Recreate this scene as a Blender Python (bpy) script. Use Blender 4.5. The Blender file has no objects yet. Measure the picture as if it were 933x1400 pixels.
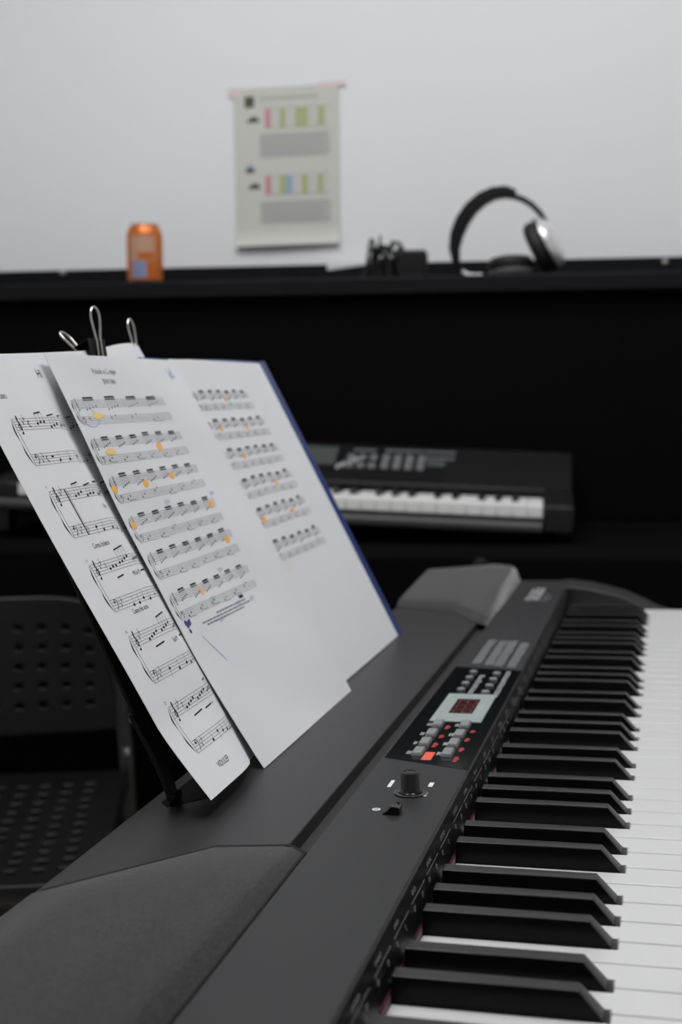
import bpy, bmesh, math, random
from mathutils import Matrix, Vector
random.seed(7)
PI = math.pi
SC = bpy.context.scene
COL = SC.collection
MM = 0.001

# ------------------------------------------------------------------ materials
def mat(name, col, rough=0.5, metal=0.0, spec=0.5, noise=None, sheen=0.0, emit=None, coat=0.0, bump=None):
    m = bpy.data.materials.new(name); m.use_nodes = True
    nt = m.node_tree; b = nt.nodes['Principled BSDF']
    b.inputs['Base Color'].default_value = (*col, 1)
    b.inputs['Roughness'].default_value = rough
    b.inputs['Metallic'].default_value = metal
    b.inputs['Specular IOR Level'].default_value = spec
    b.inputs['Sheen Weight'].default_value = sheen
    b.inputs['Sheen Roughness'].default_value = .28
    b.inputs['Coat Weight'].default_value = coat
    if emit:
        b.inputs['Emission Color'].default_value = (*emit[:3], 1)
        b.inputs['Emission Strength'].default_value = emit[3]
    tc = nt.nodes.new('ShaderNodeTexCoord')
    if noise:                     # (scale, amount)
        n = nt.nodes.new('ShaderNodeTexNoise'); n.inputs['Scale'].default_value = noise[0]
        n.inputs['Detail'].default_value = 4
        nt.links.new(tc.outputs['Object'], n.inputs['Vector'])
        r = nt.nodes.new('ShaderNodeMapRange')
        r.inputs['From Min'].default_value = 0.25; r.inputs['From Max'].default_value = 0.75
        r.inputs['To Min'].default_value = 1 - noise[1]; r.inputs['To Max'].default_value = 1 + noise[1]
        nt.links.new(n.outputs['Fac'], r.inputs['Value'])
        mx = nt.nodes.new('ShaderNodeVectorMath'); mx.operation = 'SCALE'
        mx.inputs[0].default_value = col
        nt.links.new(r.outputs['Result'], mx.inputs['Scale'])
        nt.links.new(mx.outputs['Vector'], b.inputs['Base Color'])
    if bump:                      # (scale, strength, distance)
        n = nt.nodes.new('ShaderNodeTexNoise'); n.inputs['Scale'].default_value = bump[0]
        n.inputs['Detail'].default_value = 3
        nt.links.new(tc.outputs['Object'], n.inputs['Vector'])
        bp = nt.nodes.new('ShaderNodeBump'); bp.inputs['Strength'].default_value = bump[1]
        bp.inputs['Distance'].default_value = bump[2]
        nt.links.new(n.outputs['Fac'], bp.inputs['Height'])
        nt.links.new(bp.outputs['Normal'], b.inputs['Normal'])
    return m

M = {}
M['wall'] = mat('wall_paint', (.855, .865, .885), .85, spec=.2, noise=(3, .012))
M['ceil'] = mat('ceiling_paint', (.8, .8, .8), .9, spec=.2)
M['floor'] = mat('floor_tile', (.50, .45, .38), .45, noise=(6, .06))
M['base'] = mat('baseboard_paint', (.6, .6, .6), .5)
M['case'] = mat('charcoal_plastic', (.023, .023, .0245), .44, spec=.36, noise=(900, .05), bump=(1800, .12, .0002))
M['panel'] = mat('charcoal_panel', (.018, .0183, .0195), .44, spec=.34, noise=(900, .05), bump=(1800, .12, .0002))
M['groove'] = mat('groove_black', (.020, .020, .021), .6, spec=.3)
M['gloss'] = mat('gloss_black_panel', (.005, .0065, .0065), .10, spec=.45)
M['fascia'] = mat('fascia_black', (.004, .004, .004), .35, spec=.35)
M['grille'] = mat('speaker_cloth', (.037, .0366, .036), .9, spec=.1, sheen=1.0, noise=(900, .65), bump=(1500, .5, .0006))
M['whitekey'] = mat('white_key_plastic', (.605, .605, .605), .28, spec=.5)
M['blackkey'] = mat('black_key_plastic', (.0045, .0045, .005), .22, spec=.15)
M['blacktop_lit'] = mat('black_key_lit_top', (.016, .016, .0165), .34, spec=.38)  # rougher copy of the key black, lightened to carry overhead light in its colour
M['felt'] = mat('red_felt', (.060, .003, .008), .95, sheen=.3)
M['mint'] = mat('display_bezel', (.27, .315, .305), .5)
M['lcd'] = mat('display_window', (.022, .003, .004), .2)
M['led'] = mat('display_digit', (.10, .004, .006), .4, emit=(.5, .01, .015, .06))
M['btn'] = mat('grey_button', (.20, .21, .215), .5)
M['redmark'] = mat('red_print', (.30, .012, .018), .5)
M['orange'] = mat('orange_print', (.72, .10, .05), .5)
M['print'] = mat('light_print', (.42, .43, .44), .5)
M['printw'] = mat('white_print', (.72, .72, .72), .5)
M['printdim'] = mat('grey_print', (.16, .165, .17), .5)
M['fprint'] = mat('fascia_print', (.48, .48, .46), .5)
M['knob'] = mat('gloss_black_knob', (.006, .006, .006), .18, spec=.5)
M['ring'] = mat('dark_ring', (.03, .03, .03), .25)
M['paper'] = mat('white_paper', (.70, .705, .73), .8, spec=.2, noise=(14, .012))
M['ink'] = mat('black_ink', (.015, .015, .018), .7, spec=.2)
M['inkgrey'] = mat('grey_ink', (.13, .135, .15), .8, spec=.2)
M['staff'] = mat('staff_ink', (.26, .265, .28), .8, spec=.2)
M['yellow'] = mat('yellow_highlighter', (.84, .58, .19), .8)
M['orangehl'] = mat('orange_highlighter', (.86, .44, .11), .8)
M['bluepen'] = mat('blue_pencil', (.35, .42, .62), .8)
M['purple'] = mat('purple_ink', (.06, .045, .20), .8)
M['folder'] = mat('blue_folder_plastic', (.012, .035, .17), .35)
M['steel'] = mat('nickel_wire', (.62, .60, .57), .22, metal=1)
M['clip'] = mat('black_clip_steel', (.004, .004, .004), .5, spec=.2)
M['rest'] = mat('black_rest_plastic', (.005, .005, .0055), .5, spec=.2)
M['ebony'] = mat('black_piano_lacquer', (.0042, .0040, .0045), .65, spec=.015)
M['lid'] = mat('black_piano_lid', (.0075, .008, .0095), .5, spec=.12)
M['brass'] = mat('pale_button', (.45, .44, .40), .4)
M['kb'] = mat('black_keyboard_plastic', (.010, .010, .011), .45, spec=.25)
M['kbdark'] = mat('keyboard_dark_panel', (.008, .008, .009), .4, spec=.3)
M['kbkey'] = mat('keyboard_white_key', (.80, .80, .79), .4)
M['kblcd'] = mat('keyboard_display', (.075, .085, .08), .3)
M['chair'] = mat('black_chair_plastic', (.006, .006, .0065), .36, spec=.3)
M['tube'] = mat('black_tube', (.012, .012, .012), .3)
M['can'] = mat('orange_can', (.62, .16, .025), .32, metal=.35)
M['alu'] = mat('can_aluminium', (.75, .75, .76), .25, metal=1)
M['canblue'] = mat('can_blue_print', (.22, .27, .42), .4)
M['canpale'] = mat('can_pale_print', (.52, .30, .20), .4)
M['hpblack'] = mat('headphone_black', (.007, .007, .008), .5, spec=.25)
M['hpsilver'] = mat('headphone_silver', (.80, .80, .81), .3, metal=.6)
M['hpcushion'] = mat('headphone_cushion', (.007, .007, .008), .6)
M['poster'] = mat('poster_paper', (.64, .64, .60), .8, spec=.2)
M['pgrey'] = mat('poster_grey', (.42, .42, .41), .8)
M['pgreyd'] = mat('poster_grey_dark', (.25, .25, .25), .8)
M['pgreen'] = mat('poster_green', (.44, .48, .24), .8)
M['ppink'] = mat('poster_pink', (.60, .28, .32), .8)
M['pblue'] = mat('poster_blue', (.33, .44, .58), .8)
M['pdark'] = mat('poster_dark', (.07, .07, .06), .8)
M['pdgreen'] = mat('poster_dark_green', (.09, .12, .05), .8)
M['tape'] = mat('pink_tape', (.74, .62, .64), .6)
M['trof'] = mat('light_diffuser', (.9, .9, .9), .5, emit=(.985, .99, 1.0, 11.5))
M['troff'] = mat('light_frame', (.8, .8, .8), .4)
M['shadowgap'] = mat('seam_black', (.006, .006, .006), .7, spec=.2)

# ------------------------------------------------------------------ mesh builder (mm)
class MB:
    def __init__(s): s.v = []; s.f = []; s.mi = []
    def add(s, vs, fs, mi=0):
        n = len(s.v); s.v += [tuple(v) for v in vs]
        for f in fs: s.f.append(tuple(i + n for i in f)); s.mi.append(mi)
    def box(s, x0, x1, y0, y1, z0, z1, mi=0):
        s.add([(x0,y0,z0),(x1,y0,z0),(x1,y1,z0),(x0,y1,z0),(x0,y0,z1),(x1,y0,z1),(x1,y1,z1),(x0,y1,z1)],
              [(3,2,1,0),(4,5,6,7),(0,1,5,4),(1,2,6,5),(2,3,7,6),(3,0,4,7)], mi)
    def hexa(s, p, mi=0):      # 8 points bottom 4 ccw, top 4 ccw
        s.add(p, [(3,2,1,0),(4,5,6,7),(0,1,5,4),(1,2,6,5),(2,3,7,6),(3,0,4,7)], mi)
    def prism(s, poly, a, b, axis='y', mi=0):
        n = len(poly)
        def P(u, w, c):
            return (u, c, w) if axis == 'y' else ((u, w, c) if axis == 'z' else (c, u, w))
        vs = [P(u, w, a) for u, w in poly] + [P(u, w, b) for u, w in poly]
        s.add(vs, [tuple(range(n)), tuple(range(2*n-1, n-1, -1))] + [(i, i+n, (i+1) % n + n, (i+1) % n) for i in range(n)], mi)
    def tube(s, pts, r, seg=10, closed=False, mi=0, flat=None):
        pts = [Vector(p) for p in pts]; n = len(pts); rings = []
        up = Vector((0, 0, 1)); last = None
        for i, p in enumerate(pts):
            a = pts[(i-1) % n] if (closed or i) else p
            b = pts[(i+1) % n] if (closed or i < n-1) else p
            t = (b - a).normalized()
            if last is None:
                x = t.cross(up)
                if x.length < .05: x = t.cross(Vector((1, 0, 0)))
            else:
                x = last - t * last.dot(t)
            x.normalize(); last = x; y = t.cross(x)
            rr = r[i] if isinstance(r, (list, tuple)) else r
            rings.append([p + (x*math.cos(2*PI*k/seg) + y*math.sin(2*PI*k/seg)) * rr for k in range(seg)])
        vs = [v for R in rings for v in R]; fs = []
        m = n if closed else n-1
        for i in range(m):
            j = (i+1) % n
            for k in range(seg):
                l = (k+1) % seg
                fs.append((i*seg+k, i*seg+l, j*seg+l, j*seg+k))
        if not closed:
            fs.append(tuple(range(seg-1, -1, -1))); fs.append(tuple((n-1)*seg+k for k in range(seg)))
        s.add(vs, fs, mi)
    def lathe(s, prof, seg=32, c=(0,0,0), axis=(0,0,1), mi=0, sx=1.0):
        A = Vector(axis).normalized(); X = A.orthogonal().normalized(); Y = A.cross(X); c = Vector(c)
        vs = []; fs = []; n = len(prof)
        for r, h in prof:
            for k in range(seg):
                a = 2*PI*k/seg
                vs.append(c + A*h + (X*math.cos(a) + Y*math.sin(a)*sx)*r)
        for i in range(n-1):
            for k in range(seg):
                l = (k+1) % seg
                fs.append((i*seg+k, i*seg+l, (i+1)*seg+l, (i+1)*seg+k))
        fs.append(tuple(range(seg-1, -1, -1))); fs.append(tuple((n-1)*seg+k for k in range(seg)))
        s.add(vs, fs, mi)
    def grid(s, fn, us, ws, thick=None, mi=0):
        # fn(u,w,k) -> point; k=0 front k=1 back; builds a closed sheet if thick
        nu, nw = len(us), len(ws)
        vs = [fn(u, w, 0) for u in us for w in ws]; fs = []
        for i in range(nu-1):
            for j in range(nw-1):
                fs.append((i*nw+j, (i+1)*nw+j, (i+1)*nw+j+1, i*nw+j+1))
        if thick:
            o = len(vs); vs += [fn(u, w, 1) for u in us for w in ws]
            for i in range(nu-1):
                for j in range(nw-1):
                    fs.append((o+i*nw+j+1, o+(i+1)*nw+j+1, o+(i+1)*nw+j, o+i*nw+j))
            for i in range(nu-1):
                a, b = i*nw, (i+1)*nw
                fs.append((a, a+o, b+o, b)); a += nw-1; b += nw-1; fs.append((a, b, b+o, a+o))
            for j in range(nw-1):
                a, b = j, j+1
                fs.append((a, b, b+o, a+o)); a += (nu-1)*nw; b += (nu-1)*nw; fs.append((a, a+o, b+o, b))
        s.add(vs, fs, mi)
    def build(s, name, mats, parent=None, bevel=0, segs=2, smooth=35, recalc=True):
        me = bpy.data.meshes.new(name)
        me.from_pydata([tuple(c*MM for c in v) for v in s.v], [], s.f)
        mats = mats if isinstance(mats, (list, tuple)) else [mats]
        for m in mats: me.materials.append(m)
        me.polygons.foreach_set('material_index', s.mi)
        if recalc:
            bm = bmesh.new(); bm.from_mesh(me); bmesh.ops.recalc_face_normals(bm, faces=bm.faces); bm.to_mesh(me); bm.free()
        if smooth:
            me.polygons.foreach_set('use_smooth', [True]*len(me.polygons))
            me.set_sharp_from_angle(angle=math.radians(smooth))
        me.update()
        o = bpy.data.objects.new(name, me); COL.objects.link(o)
        if parent: o.parent = parent
        if bevel:
            b = o.modifiers.new('bevel', 'BEVEL'); b.width = bevel*MM; b.segments = segs
            b.limit_method = 'ANGLE'; b.angle_limit = math.radians(30); b.harden_normals = False
        return o

def tag(o, label=None, cat=None, group=None, kind=None):
    if label: o['label'] = label
    if cat: o['category'] = cat
    if group: o['group'] = group
    if kind: o['kind'] = kind
    return o
def thing(name, label, cat, mw, group=None):
    o = bpy.data.objects.new(name, None); COL.objects.link(o); o.empty_display_size = .05
    o.matrix_world = mw
    return tag(o, label, cat, group)

# ------------------------------------------------------------------ frames
KZ = 0.770
TILT = math.radians(-1.6)           # the stage piano stands a touch higher at its front
PF = Matrix.Translation((0, 0, KZ)) @ Matrix.Rotation(TILT, 4, 'Y')     # piano frame, mm coordinates scaled by MM
def pf(x, y, z): return PF @ Matrix.Translation((x*MM, y*MM, z*MM))
WA = math.radians(6)
WF = Matrix.Translation((-.6223, 1.9835, 0)) @ Matrix.Rotation(WA, 4, 'Z')   # wall frame: x along wall, -y into the room
def wf(u, n, z): return WF @ Matrix.Translation((u*MM, -n*MM, z*MM))

# ------------------------------------------------------------------ camera
cam = bpy.data.cameras.new('camera'); co = bpy.data.objects.new('camera', cam); COL.objects.link(co)
Rw = [[0.9673490699768326, 0.2533508388879883, -0.007009226042137332], [-0.0173034751253352, 0.09360890811307263, 0.9954586691924809], [-0.2528564149147577, 0.9628347338752539, -0.0949363401434087]]
Rm = Matrix((Rw[0], Rw[1], [-c for c in Rw[2]])).transposed()
co.matrix_world = Matrix.Translation((.02049, -.47745, 1.02422)) @ Rm.to_4x4()
cam.sensor_fit = 'VERTICAL'; cam.sensor_height = 36; cam.lens = 1730.716/1400*36
cam.clip_start = .01; cam.clip_end = 50
cam.dof.use_dof = True; cam.dof.focus_distance = .715; cam.dof.aperture_fstop = 7.6; cam.dof.aperture_blades = 7
SC.camera = co

# ------------------------------------------------------------------ the room
def struct(name, mb, m, mw=None, **k):
    o = mb.build(name, m, **k)
    if mw is not None: o.matrix_world = mw
    o['kind'] = 'structure'; return o
RU0, RU1, RN, RH = -2300, 2700, 4700, 2750
b = MB(); b.box(RU0-100, RU1+100, 0, 100, 0, RH); struct('wall_back', b, M['wall'], WF)
b = MB(); b.box(RU0-100, RU1+100, -RN-100, -RN, 0, RH); struct('wall_front', b, M['wall'], WF)
b = MB(); b.box(RU0-100, RU0, -RN, 0, 0, RH); struct('wall_left', b, M['wall'], WF)
b = MB(); b.box(RU1, RU1+100, -RN, 0, 0, RH); struct('wall_right', b, M['wall'], WF)
b = MB(); b.box(RU0-100, RU1+100, -RN-100, 100, -100, 0); struct('floor', b, M['floor'], WF)
b = MB(); b.box(RU0-100, RU1+100, -RN-100, 100, RH, RH+100); struct('ceiling', b, M['ceil'], WF)
b = MB(); b.box(RU0, RU1, -14, 0, 0, 80); struct('baseboard_back', b, M['base'], WF, bevel=4)

def troffer(u, n, label):
    t = thing('ceiling_light', label, 'light', wf(u, n, RH), 'ceiling light panels')
    f = MB()
    W, D = 620, 620
    f.box(-W/2, W/2, -D/2, -D/2+25, -30, 0); f.box(-W/2, W/2, D/2-25, D/2, -30, 0)
    f.box(-W/2, -W/2+25, -D/2+25, D/2-25, -30, 0); f.box(W/2-25, W/2, -D/2+25, D/2-25, -30, 0)
    f.build('light_frame', M['troff'], t)
    d = MB(); d.box(-W/2+25, W/2-25, -D/2+25, D/2-25, -22, -10); d.build('diffuser', M['trof'], t)
troffer(-350, 1150, 'square ceiling light panel nearest the wall poster')
troffer(750, 1150, 'square ceiling light panel above the headphones side of the wall')
troffer(-350, 1950, 'square ceiling light panel above the stage piano sheets')
troffer(750, 1950, 'square ceiling light panel above the white keys')

# ------------------------------------------------------------------ upright piano (back)
up = thing('upright_piano', 'black upright piano against the white wall', 'piano', wf(-30, 180, 0))
UO = -30; NO = 180
def ub(mb, u0, u1, n0, n1, z0, z1): mb.box(u0-UO, u1-UO, -(n1-NO), -(n0-NO), z0, z1)
UL, UR = -900, 780
b = MB(); ub(b, UL+35, UR-35, 20, 55, 60, 1188); b.build('back_panel', M['ebony'], up)
for x0, x1 in ((UL+5, UL+40), (UR-40, UR-5)):
    b = MB(); ub(b, x0, x1, 20, 315, 0, 1188); b.build('side_panel', M['ebony'], up, bevel=3)
    b = MB(); b.prism([(-(315-NO), 590), (-(640-NO), 590), (-(640-NO), 690), (-(600-NO), 770), (-(315-NO), 800)], x0-UO, x1-UO, axis='x'); b.build('key_arm', M['ebony'], up, bevel=4)
    b = MB(); ub(b, x0-4, x1+4, 560, 640, 60, 590); b.build('front_leg', M['ebony'], up, bevel=4)
    b = MB(); ub(b, x0-6, x1+6, 300, 660, 0, 60); b.build('toe_block', M['ebony'], up, bevel=5)
b = MB(); ub(b, UL+40, UR-40, 285, 308, 800, 1186); b.build('upper_panel', M['ebony'], up, bevel=2)
b = MB(); ub(b, UL+40, UR-40, 285, 308, 80, 590); b.build('lower_panel', M['ebony'], up, bevel=2)
b = MB(); ub(b, UL+40, UR-40, 55, 630, 590, 640); b.build('key_bed', M['ebony'], up, bevel=4)
fb = MB(); fb.prism([(-(308-NO), 640), (-(635-NO), 640), (-(635-NO), 775), (-(620-NO), 792), (-(308-NO), 800)], UL+42-UO, UR-42-UO, axis='x')
fb = fb.build('fallboard', M['ebony'], up, bevel=4)
b = MB(); b.lathe([(13, 0), (13, 3), (10, 5), (7, 5), (7, 2.5)], 24, c=(304-UO, -(635-NO), 772-10), axis=(0, -1, 0)); b.build('lock_plate', M['kb'], fb)
b = MB(); ub(b, UL-15, UR+15, 15, 330, 1190, 1219); b.build('top_lid', M['lid'], up, bevel=3)
b = MB(); ub(b, UL-15, UR+15, 15, 34, 1219.3, 1272); lf = b.build('lid_flap', M['lid'], up, bevel=2)
for u, z in ((-564, 1270), (622, 1265)):
    b = MB(); b.lathe([(5.5, 0), (5.5, 3), (4, 5), (0.5, 6)], 16, c=(u-UO, -(34-NO), z-2), axis=(0, -1, 0)); b.build('lid_button', M['brass'], lf)

# ------------------------------------------------------------------ poster on the wall
P0, P1, Z0, Z1 = -211, -1, 1314, 1622
po = thing('poster', 'pale paper sheet of keyboard diagrams taped to the white wall', 'poster', wf((P0+P1)/2, 2, (Z0+Z1)/2))
pc = (P0+P1)/2; pz = (Z0+Z1)/2; PW = P1-P0; PH = Z1-Z0
def pmap(x, y, k=0, off=0.0):       # x,y 0..1 from the top left
    s, t = x, 1-y
    curl = 10*max(0, (.10-t)/.10)**1.6 + 1.2*math.sin(s*5)*(1-t)
    return ((s-.5)*PW + (t-.5)*(-2), -(1.5 + curl + off) + (.5 if k else 0), (t-.5)*PH + (s-.5)*3.0)
g = MB(); g.grid(lambda u, w, k: pmap(u, w, k), [i/16 for i in range(17)], [j/40 for j in range(41)], thick=True)
g.build('paper', M['poster'], po)
class PInk(MB):
    def r(s, x0, y0, x1, y1, mi=0, off=.5, n=6):
        s.grid(lambda u, w, k: pmap(u, w, 0, off), [x0+(x1-x0)*i/n for i in range(n+1)], [y0+(y1-y0)*j/3 for j in range(4)], mi=mi)
# printed things, in fractions of the poster (zoom 100..770 x 110..1150)
fx = lambda x: (x-100)/670.; fy = lambda y: (y-125)/1025.
g = PInk()
g.r(fx(170), fy(180), fx(230), fy(250), 4); g.r(fx(185), fy(195), fx(215), fy(235), 5, .7)
for cy in (335, 765):
    g.r(fx(185), fy(cy-8), fx(262), fy(cy+12), 4); g.r(fx(208), fy(cy-24), fx(248), fy(cy-6), 4); g.r(fx(200), fy(cy-12), fx(225), fy(cy+6), 4, .7)
g.r(fx(170), fy(640), fx(225), fy(672), 4); g.r(fx(185), fy(612), fx(212), fy(642), 6)
g.r(fx(260), fy(190), fx(640), fy(204), 0)
for (y0, y1, bars) in ((262, 388, ((300, 335, 2), (398, 430, 1), (495, 572, 1), (638, 676, 1))), (695, 820, ((295, 330, 2), (388, 425, 1), (428, 470, 3), (530, 566, 1), (630, 664, 1)))):
    for i in range(13):
        x = 300+i*31.5; g.r(fx(x), fy(y0), fx(x+2.5), fy(y1), 0)
    g.r(fx(296), fy(y0-2), fx(712), fy(y0+2), 0); g.r(fx(296), fy(y1-2), fx(712), fy(y1+2), 0)
    for a, c, mi in bars: g.r(fx(a), fy(y0), fx(c), fy(y1), mi, .7)
for y0, y1 in ((425, 575), (862, 1005)):
    g.r(fx(262), fy(y0), fx(712), fy(y1), 7, .4)
    for i in range(8):
        y = y0 + (y1-y0)*i/7.6
        g.r(fx(264), fy(y), fx(700-20*(i % 3)), fy(y+9), 8, .6)
g.build('printed_diagrams', [M['pgrey'], M['pgreen'], M['ppink'], M['pblue'], M['pdark'], M['pdgreen'], M['bluepen'], mat('poster_pale_grey', (.50, .50, .48), .8), M['pgrey']], po, smooth=0)
for nm, x0, y0, x1, y1 in (('l', -.05, -.005, .06, .05), ('r', .80, -.012, 1.07, .02)):
    g = MB(); g.grid(lambda u, w, k: (lambda q: (q[0], -1.2-.4*(1-k), q[2]))(pmap(u, w, 0)), [x0, (x0+x1)/2, x1], [y0, y1], thick=True)
    g.build('tape', M['tape'], po)

# ------------------------------------------------------------------ drinks can
LID = 1219.2
cn = thing('drink_can', 'orange drinks can standing on the black upright piano lid', 'can', wf(-332, 225, LID))
def canprof(): return [(24, 2.5), (25.5, 0.3), (27, 0.3), (30, 4), (32.5, 10), (33, 16), (33, 92), (32.3, 97), (29.5, 103), (27.2, 107.5), (26.6, 109.5), (27.3, 111.5), (27.0, 113), (25.8, 113.2), (25, 111), (24.5, 108.5)]
b = MB(); b.lathe([p for p in canprof() if 10 <= p[1] <= 110], 48); b.build('can_body', M['can'], cn, smooth=40)
b = MB(); b.lathe([p for p in canprof() if p[1] >= 109], 48); b.build('can_lid', M['alu'], cn, smooth=40)
b = MB(); b.lathe([p for p in canprof() if p[1] <= 10], 48); b.build('can_base', M['alu'], cn, smooth=40)
g = MB()
def cyl(a0, a1, z0, z1, mi, r=33.15, n=10):
    g.grid(lambda a, z, k: (r*math.sin(math.radians(a)), -r*math.cos(math.radians(a)), z), [a0+(a1-a0)*i/n for i in range(n+1)], [z0, z1], mi=mi)
cyl(-28, 22, 14, 44, 0); cyl(-34, 52, 44, 90, 1, 33.1); cyl(-6, 48, 46, 60, 2, 33.25)
g.build('can_print', [M['canblue'], M['canpale'], M['can']], cn, smooth=60)
tb = MB(); tb.lathe([(7, 0), (7, 1), (3.5, 1), (3.5, 0)], 18, c=(4, -6, 109.5)); tb.build('pull_tab', M['alu'], cn)

# ------------------------------------------------------------------ headphones
hp = thing('headphones', 'black and silver headphones lying on the upright piano lid', 'headphones', wf(335, 225, LID))
HU, HZ = 335, LID
def hpt(u, z, n=0): return (u-HU, -n, z-HZ)
arc = [(252, 1234), (242, 1252), (238.5, 1275), (243, 1300), (253, 1323), (268, 1344), (287, 1360), (307, 1369), (328, 1371), (346, 1366)]
def ribbon(mb, pts, w, th, mi=0):
    vs = []; fs = []; n = len(pts)
    for i, (u, z) in enumerate(pts):
        a = pts[max(i-1, 0)]; c = pts[min(i+1, n-1)]
        t = Vector((c[0]-a[0], c[1]-a[1])).normalized(); nn = Vector((-t.y, t.x))
        ww = w[i] if isinstance(w, list) else w; tt = th[i] if isinstance(th, list) else th
        for du, dn in ((-tt/2, -ww/2), (tt/2, -ww/2), (tt/2, ww/2), (-tt/2, ww/2)):
            vs.append(hpt(u+nn.x*du, z+nn.y*du, dn))
    for i in range(n-1):
        for k in range(4):
            l = (k+1) % 4; fs.append((i*4+k, i*4+l, (i+1)*4+l, (i+1)*4+k))
    fs.append((3, 2, 1, 0)); fs.append(tuple((n-1)*4+k for k in range(4)))
    mb.add(vs, fs, mi)
b = MB(); ribbon(b, arc, [16, 22, 28, 34, 38, 40, 40, 38, 34, 28], [10, 14, 19, 23, 24, 23, 22, 20, 19, 15]); hb = b.build('headband', M['hpblack'], hp, bevel=3, smooth=60)
b = MB(); ribbon(b, [(340, 1364), (358, 1358), (374, 1348), (388, 1334), (398, 1318)], [18, 16, 16, 16, 16], 9); b.build('yoke', M['hpblack'], hp, bevel=2, smooth=60)
b = MB(); ribbon(b, [(249, 1243), (254, 1234), (262, 1229), (276, 1227), (288, 1228)], 14, 6); b.build('slider', M['hpsilver'], hp, bevel=1.5, smooth=60)
AX = Vector((.90, -.12, .44)).normalized(); cc = Vector(hpt(398, 1279))
shellprof = [(46, -2), (48, 3), (47, 9), (42, 16), (33, 21), (18, 25), (1, 26)]
cushprof = [(24, -8), (26, -19), (34, -25), (42, -23), (47, -15), (47, -6), (44, -2)]
e = MB(); e.lathe(shellprof, 36, c=cc, axis=AX); e.build('ear_shell', M['hpsilver'], hp, smooth=50)
e = MB(); e.lathe(cushprof, 36, c=cc, axis=AX); e.build('ear_cushion', M['hpcushion'], hp, smooth=50)
e = MB(); e.lathe([(48.6, -1.5), (49, 1), (48.4, 4)], 36, c=cc, axis=AX); e.build('ear_rim', M['hpblack'], hp, smooth=50)
c2 = Vector(hpt(338, LID+16)); A2 = Vector((.05, -.10, -1)).normalized()
e = MB(); e.lathe([(40, -2), (41.5, 2), (40, 6), (34, 11), (24, 14), (6, 15.5)], 36, c=c2, axis=A2); e.build('ear_shell', M['hpsilver'], hp, smooth=50)
e = MB(); e.lathe([(20, -8), (22, -18), (28, -22), (36, -20), (41, -13), (41, -5), (38, -2)], 36, c=c2, axis=A2); e.build('ear_cushion', M['hpcushion'], hp, smooth=50)
e = MB(); e.lathe([(42, -2), (42.4, 0), (42, 3)], 36, c=c2, axis=A2); e.build('ear_rim', M['hpblack'], hp, smooth=50)

# ------------------------------------------------------------------ power adapter with cable, paper slip
ad = thing('power_adapter', 'black power adapter with a tangled black cable on the piano lid', 'adapter', wf(140, 225, LID))
b = MB(); b.box(-5, 50, -22, 22, 0, 54); b.build('adapter_case', M['hpblack'], ad, bevel=6, segs=3)
cb = MB()
def spline(pts, n=8):
    out = []
    P = [Vector(p) for p in pts]
    for i in range(len(P)-1):
        p0 = P[max(i-1, 0)]; p1 = P[i]; p2 = P[i+1]; p3 = P[min(i+2, len(P)-1)]
        for k in range(n):
            t = k/n
            out.append(.5*((2*p1) + (p2-p0)*t + (2*p0-5*p1+4*p2-p3)*t*t + (3*p1-p0-3*p2+p3)*t**3))
    out.append(P[-1]); return out
for k in range(11):
    h = random.uniform(34, 78); x = random.uniform(-52, 6); y = random.uniform(-16, 16)
    w = random.uniform(8, 26)
    cb.tube(spline([(x-w, y, 4), (x-w*.7, y+4, h*.6), (x-2, y-2, h), (x+w*.5, y+3, h*.65), (x+w, y, 4)]), 2.6, 8)
cb.tube(spline([(-5, 0, 20), (-30, -6, 40), (-50, 4, 18), (-36, 10, 5), (-10, 14, 30), (-22, -4, 62), (-44, -8, 34), (-62, -4, 4), (-85, 8, 3)]), 3, 8)
cb.tube(spline([(10, 5, 50), (-4, 0, 70), (-24, 2, 48), (-40, -6, 58), (-50, 0, 10), (-30, 8, 3), (0, -28, 3), (30, -30, 3)]), 2.8, 8)
cb.tube([(-38, 0, 50), (-34, 2, 82)], [3.5, 2.0], 8); cb.tube([(-22, 2, 46), (-12, 0, 74)], [3.2, 2.0], 8); cb.tube([(-50, -2, 40), (-46, 0, 66)], [3, 1.8], 8)
cb.build('cable', M['hpblack'], ad, smooth=60)
sl = MB()
def slip(u, w, k):                      # folded over the top edge of the lid flap
    x = u*84 - 42; drop = 13 - 10*u
    o = .4 if k else 0
    if w <= 1: return (x, 12 - 22*w, .9 - o + 1.5*u)
    return (x, -10.6 + o*.5, .9 + 1.5*u*(2-w) - (w-1)*drop)
sl.grid(slip, [i/8 for i in range(9)], [0, .5, 1, 1.5, 2], thick=True)
slo = sl.build('paper_slip', M['paper'], None); slo.matrix_world = wf(20, 25, 1272.2)
tag(slo, 'small white paper slip folded over the black lid flap left of the adapter', 'paper')

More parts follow.
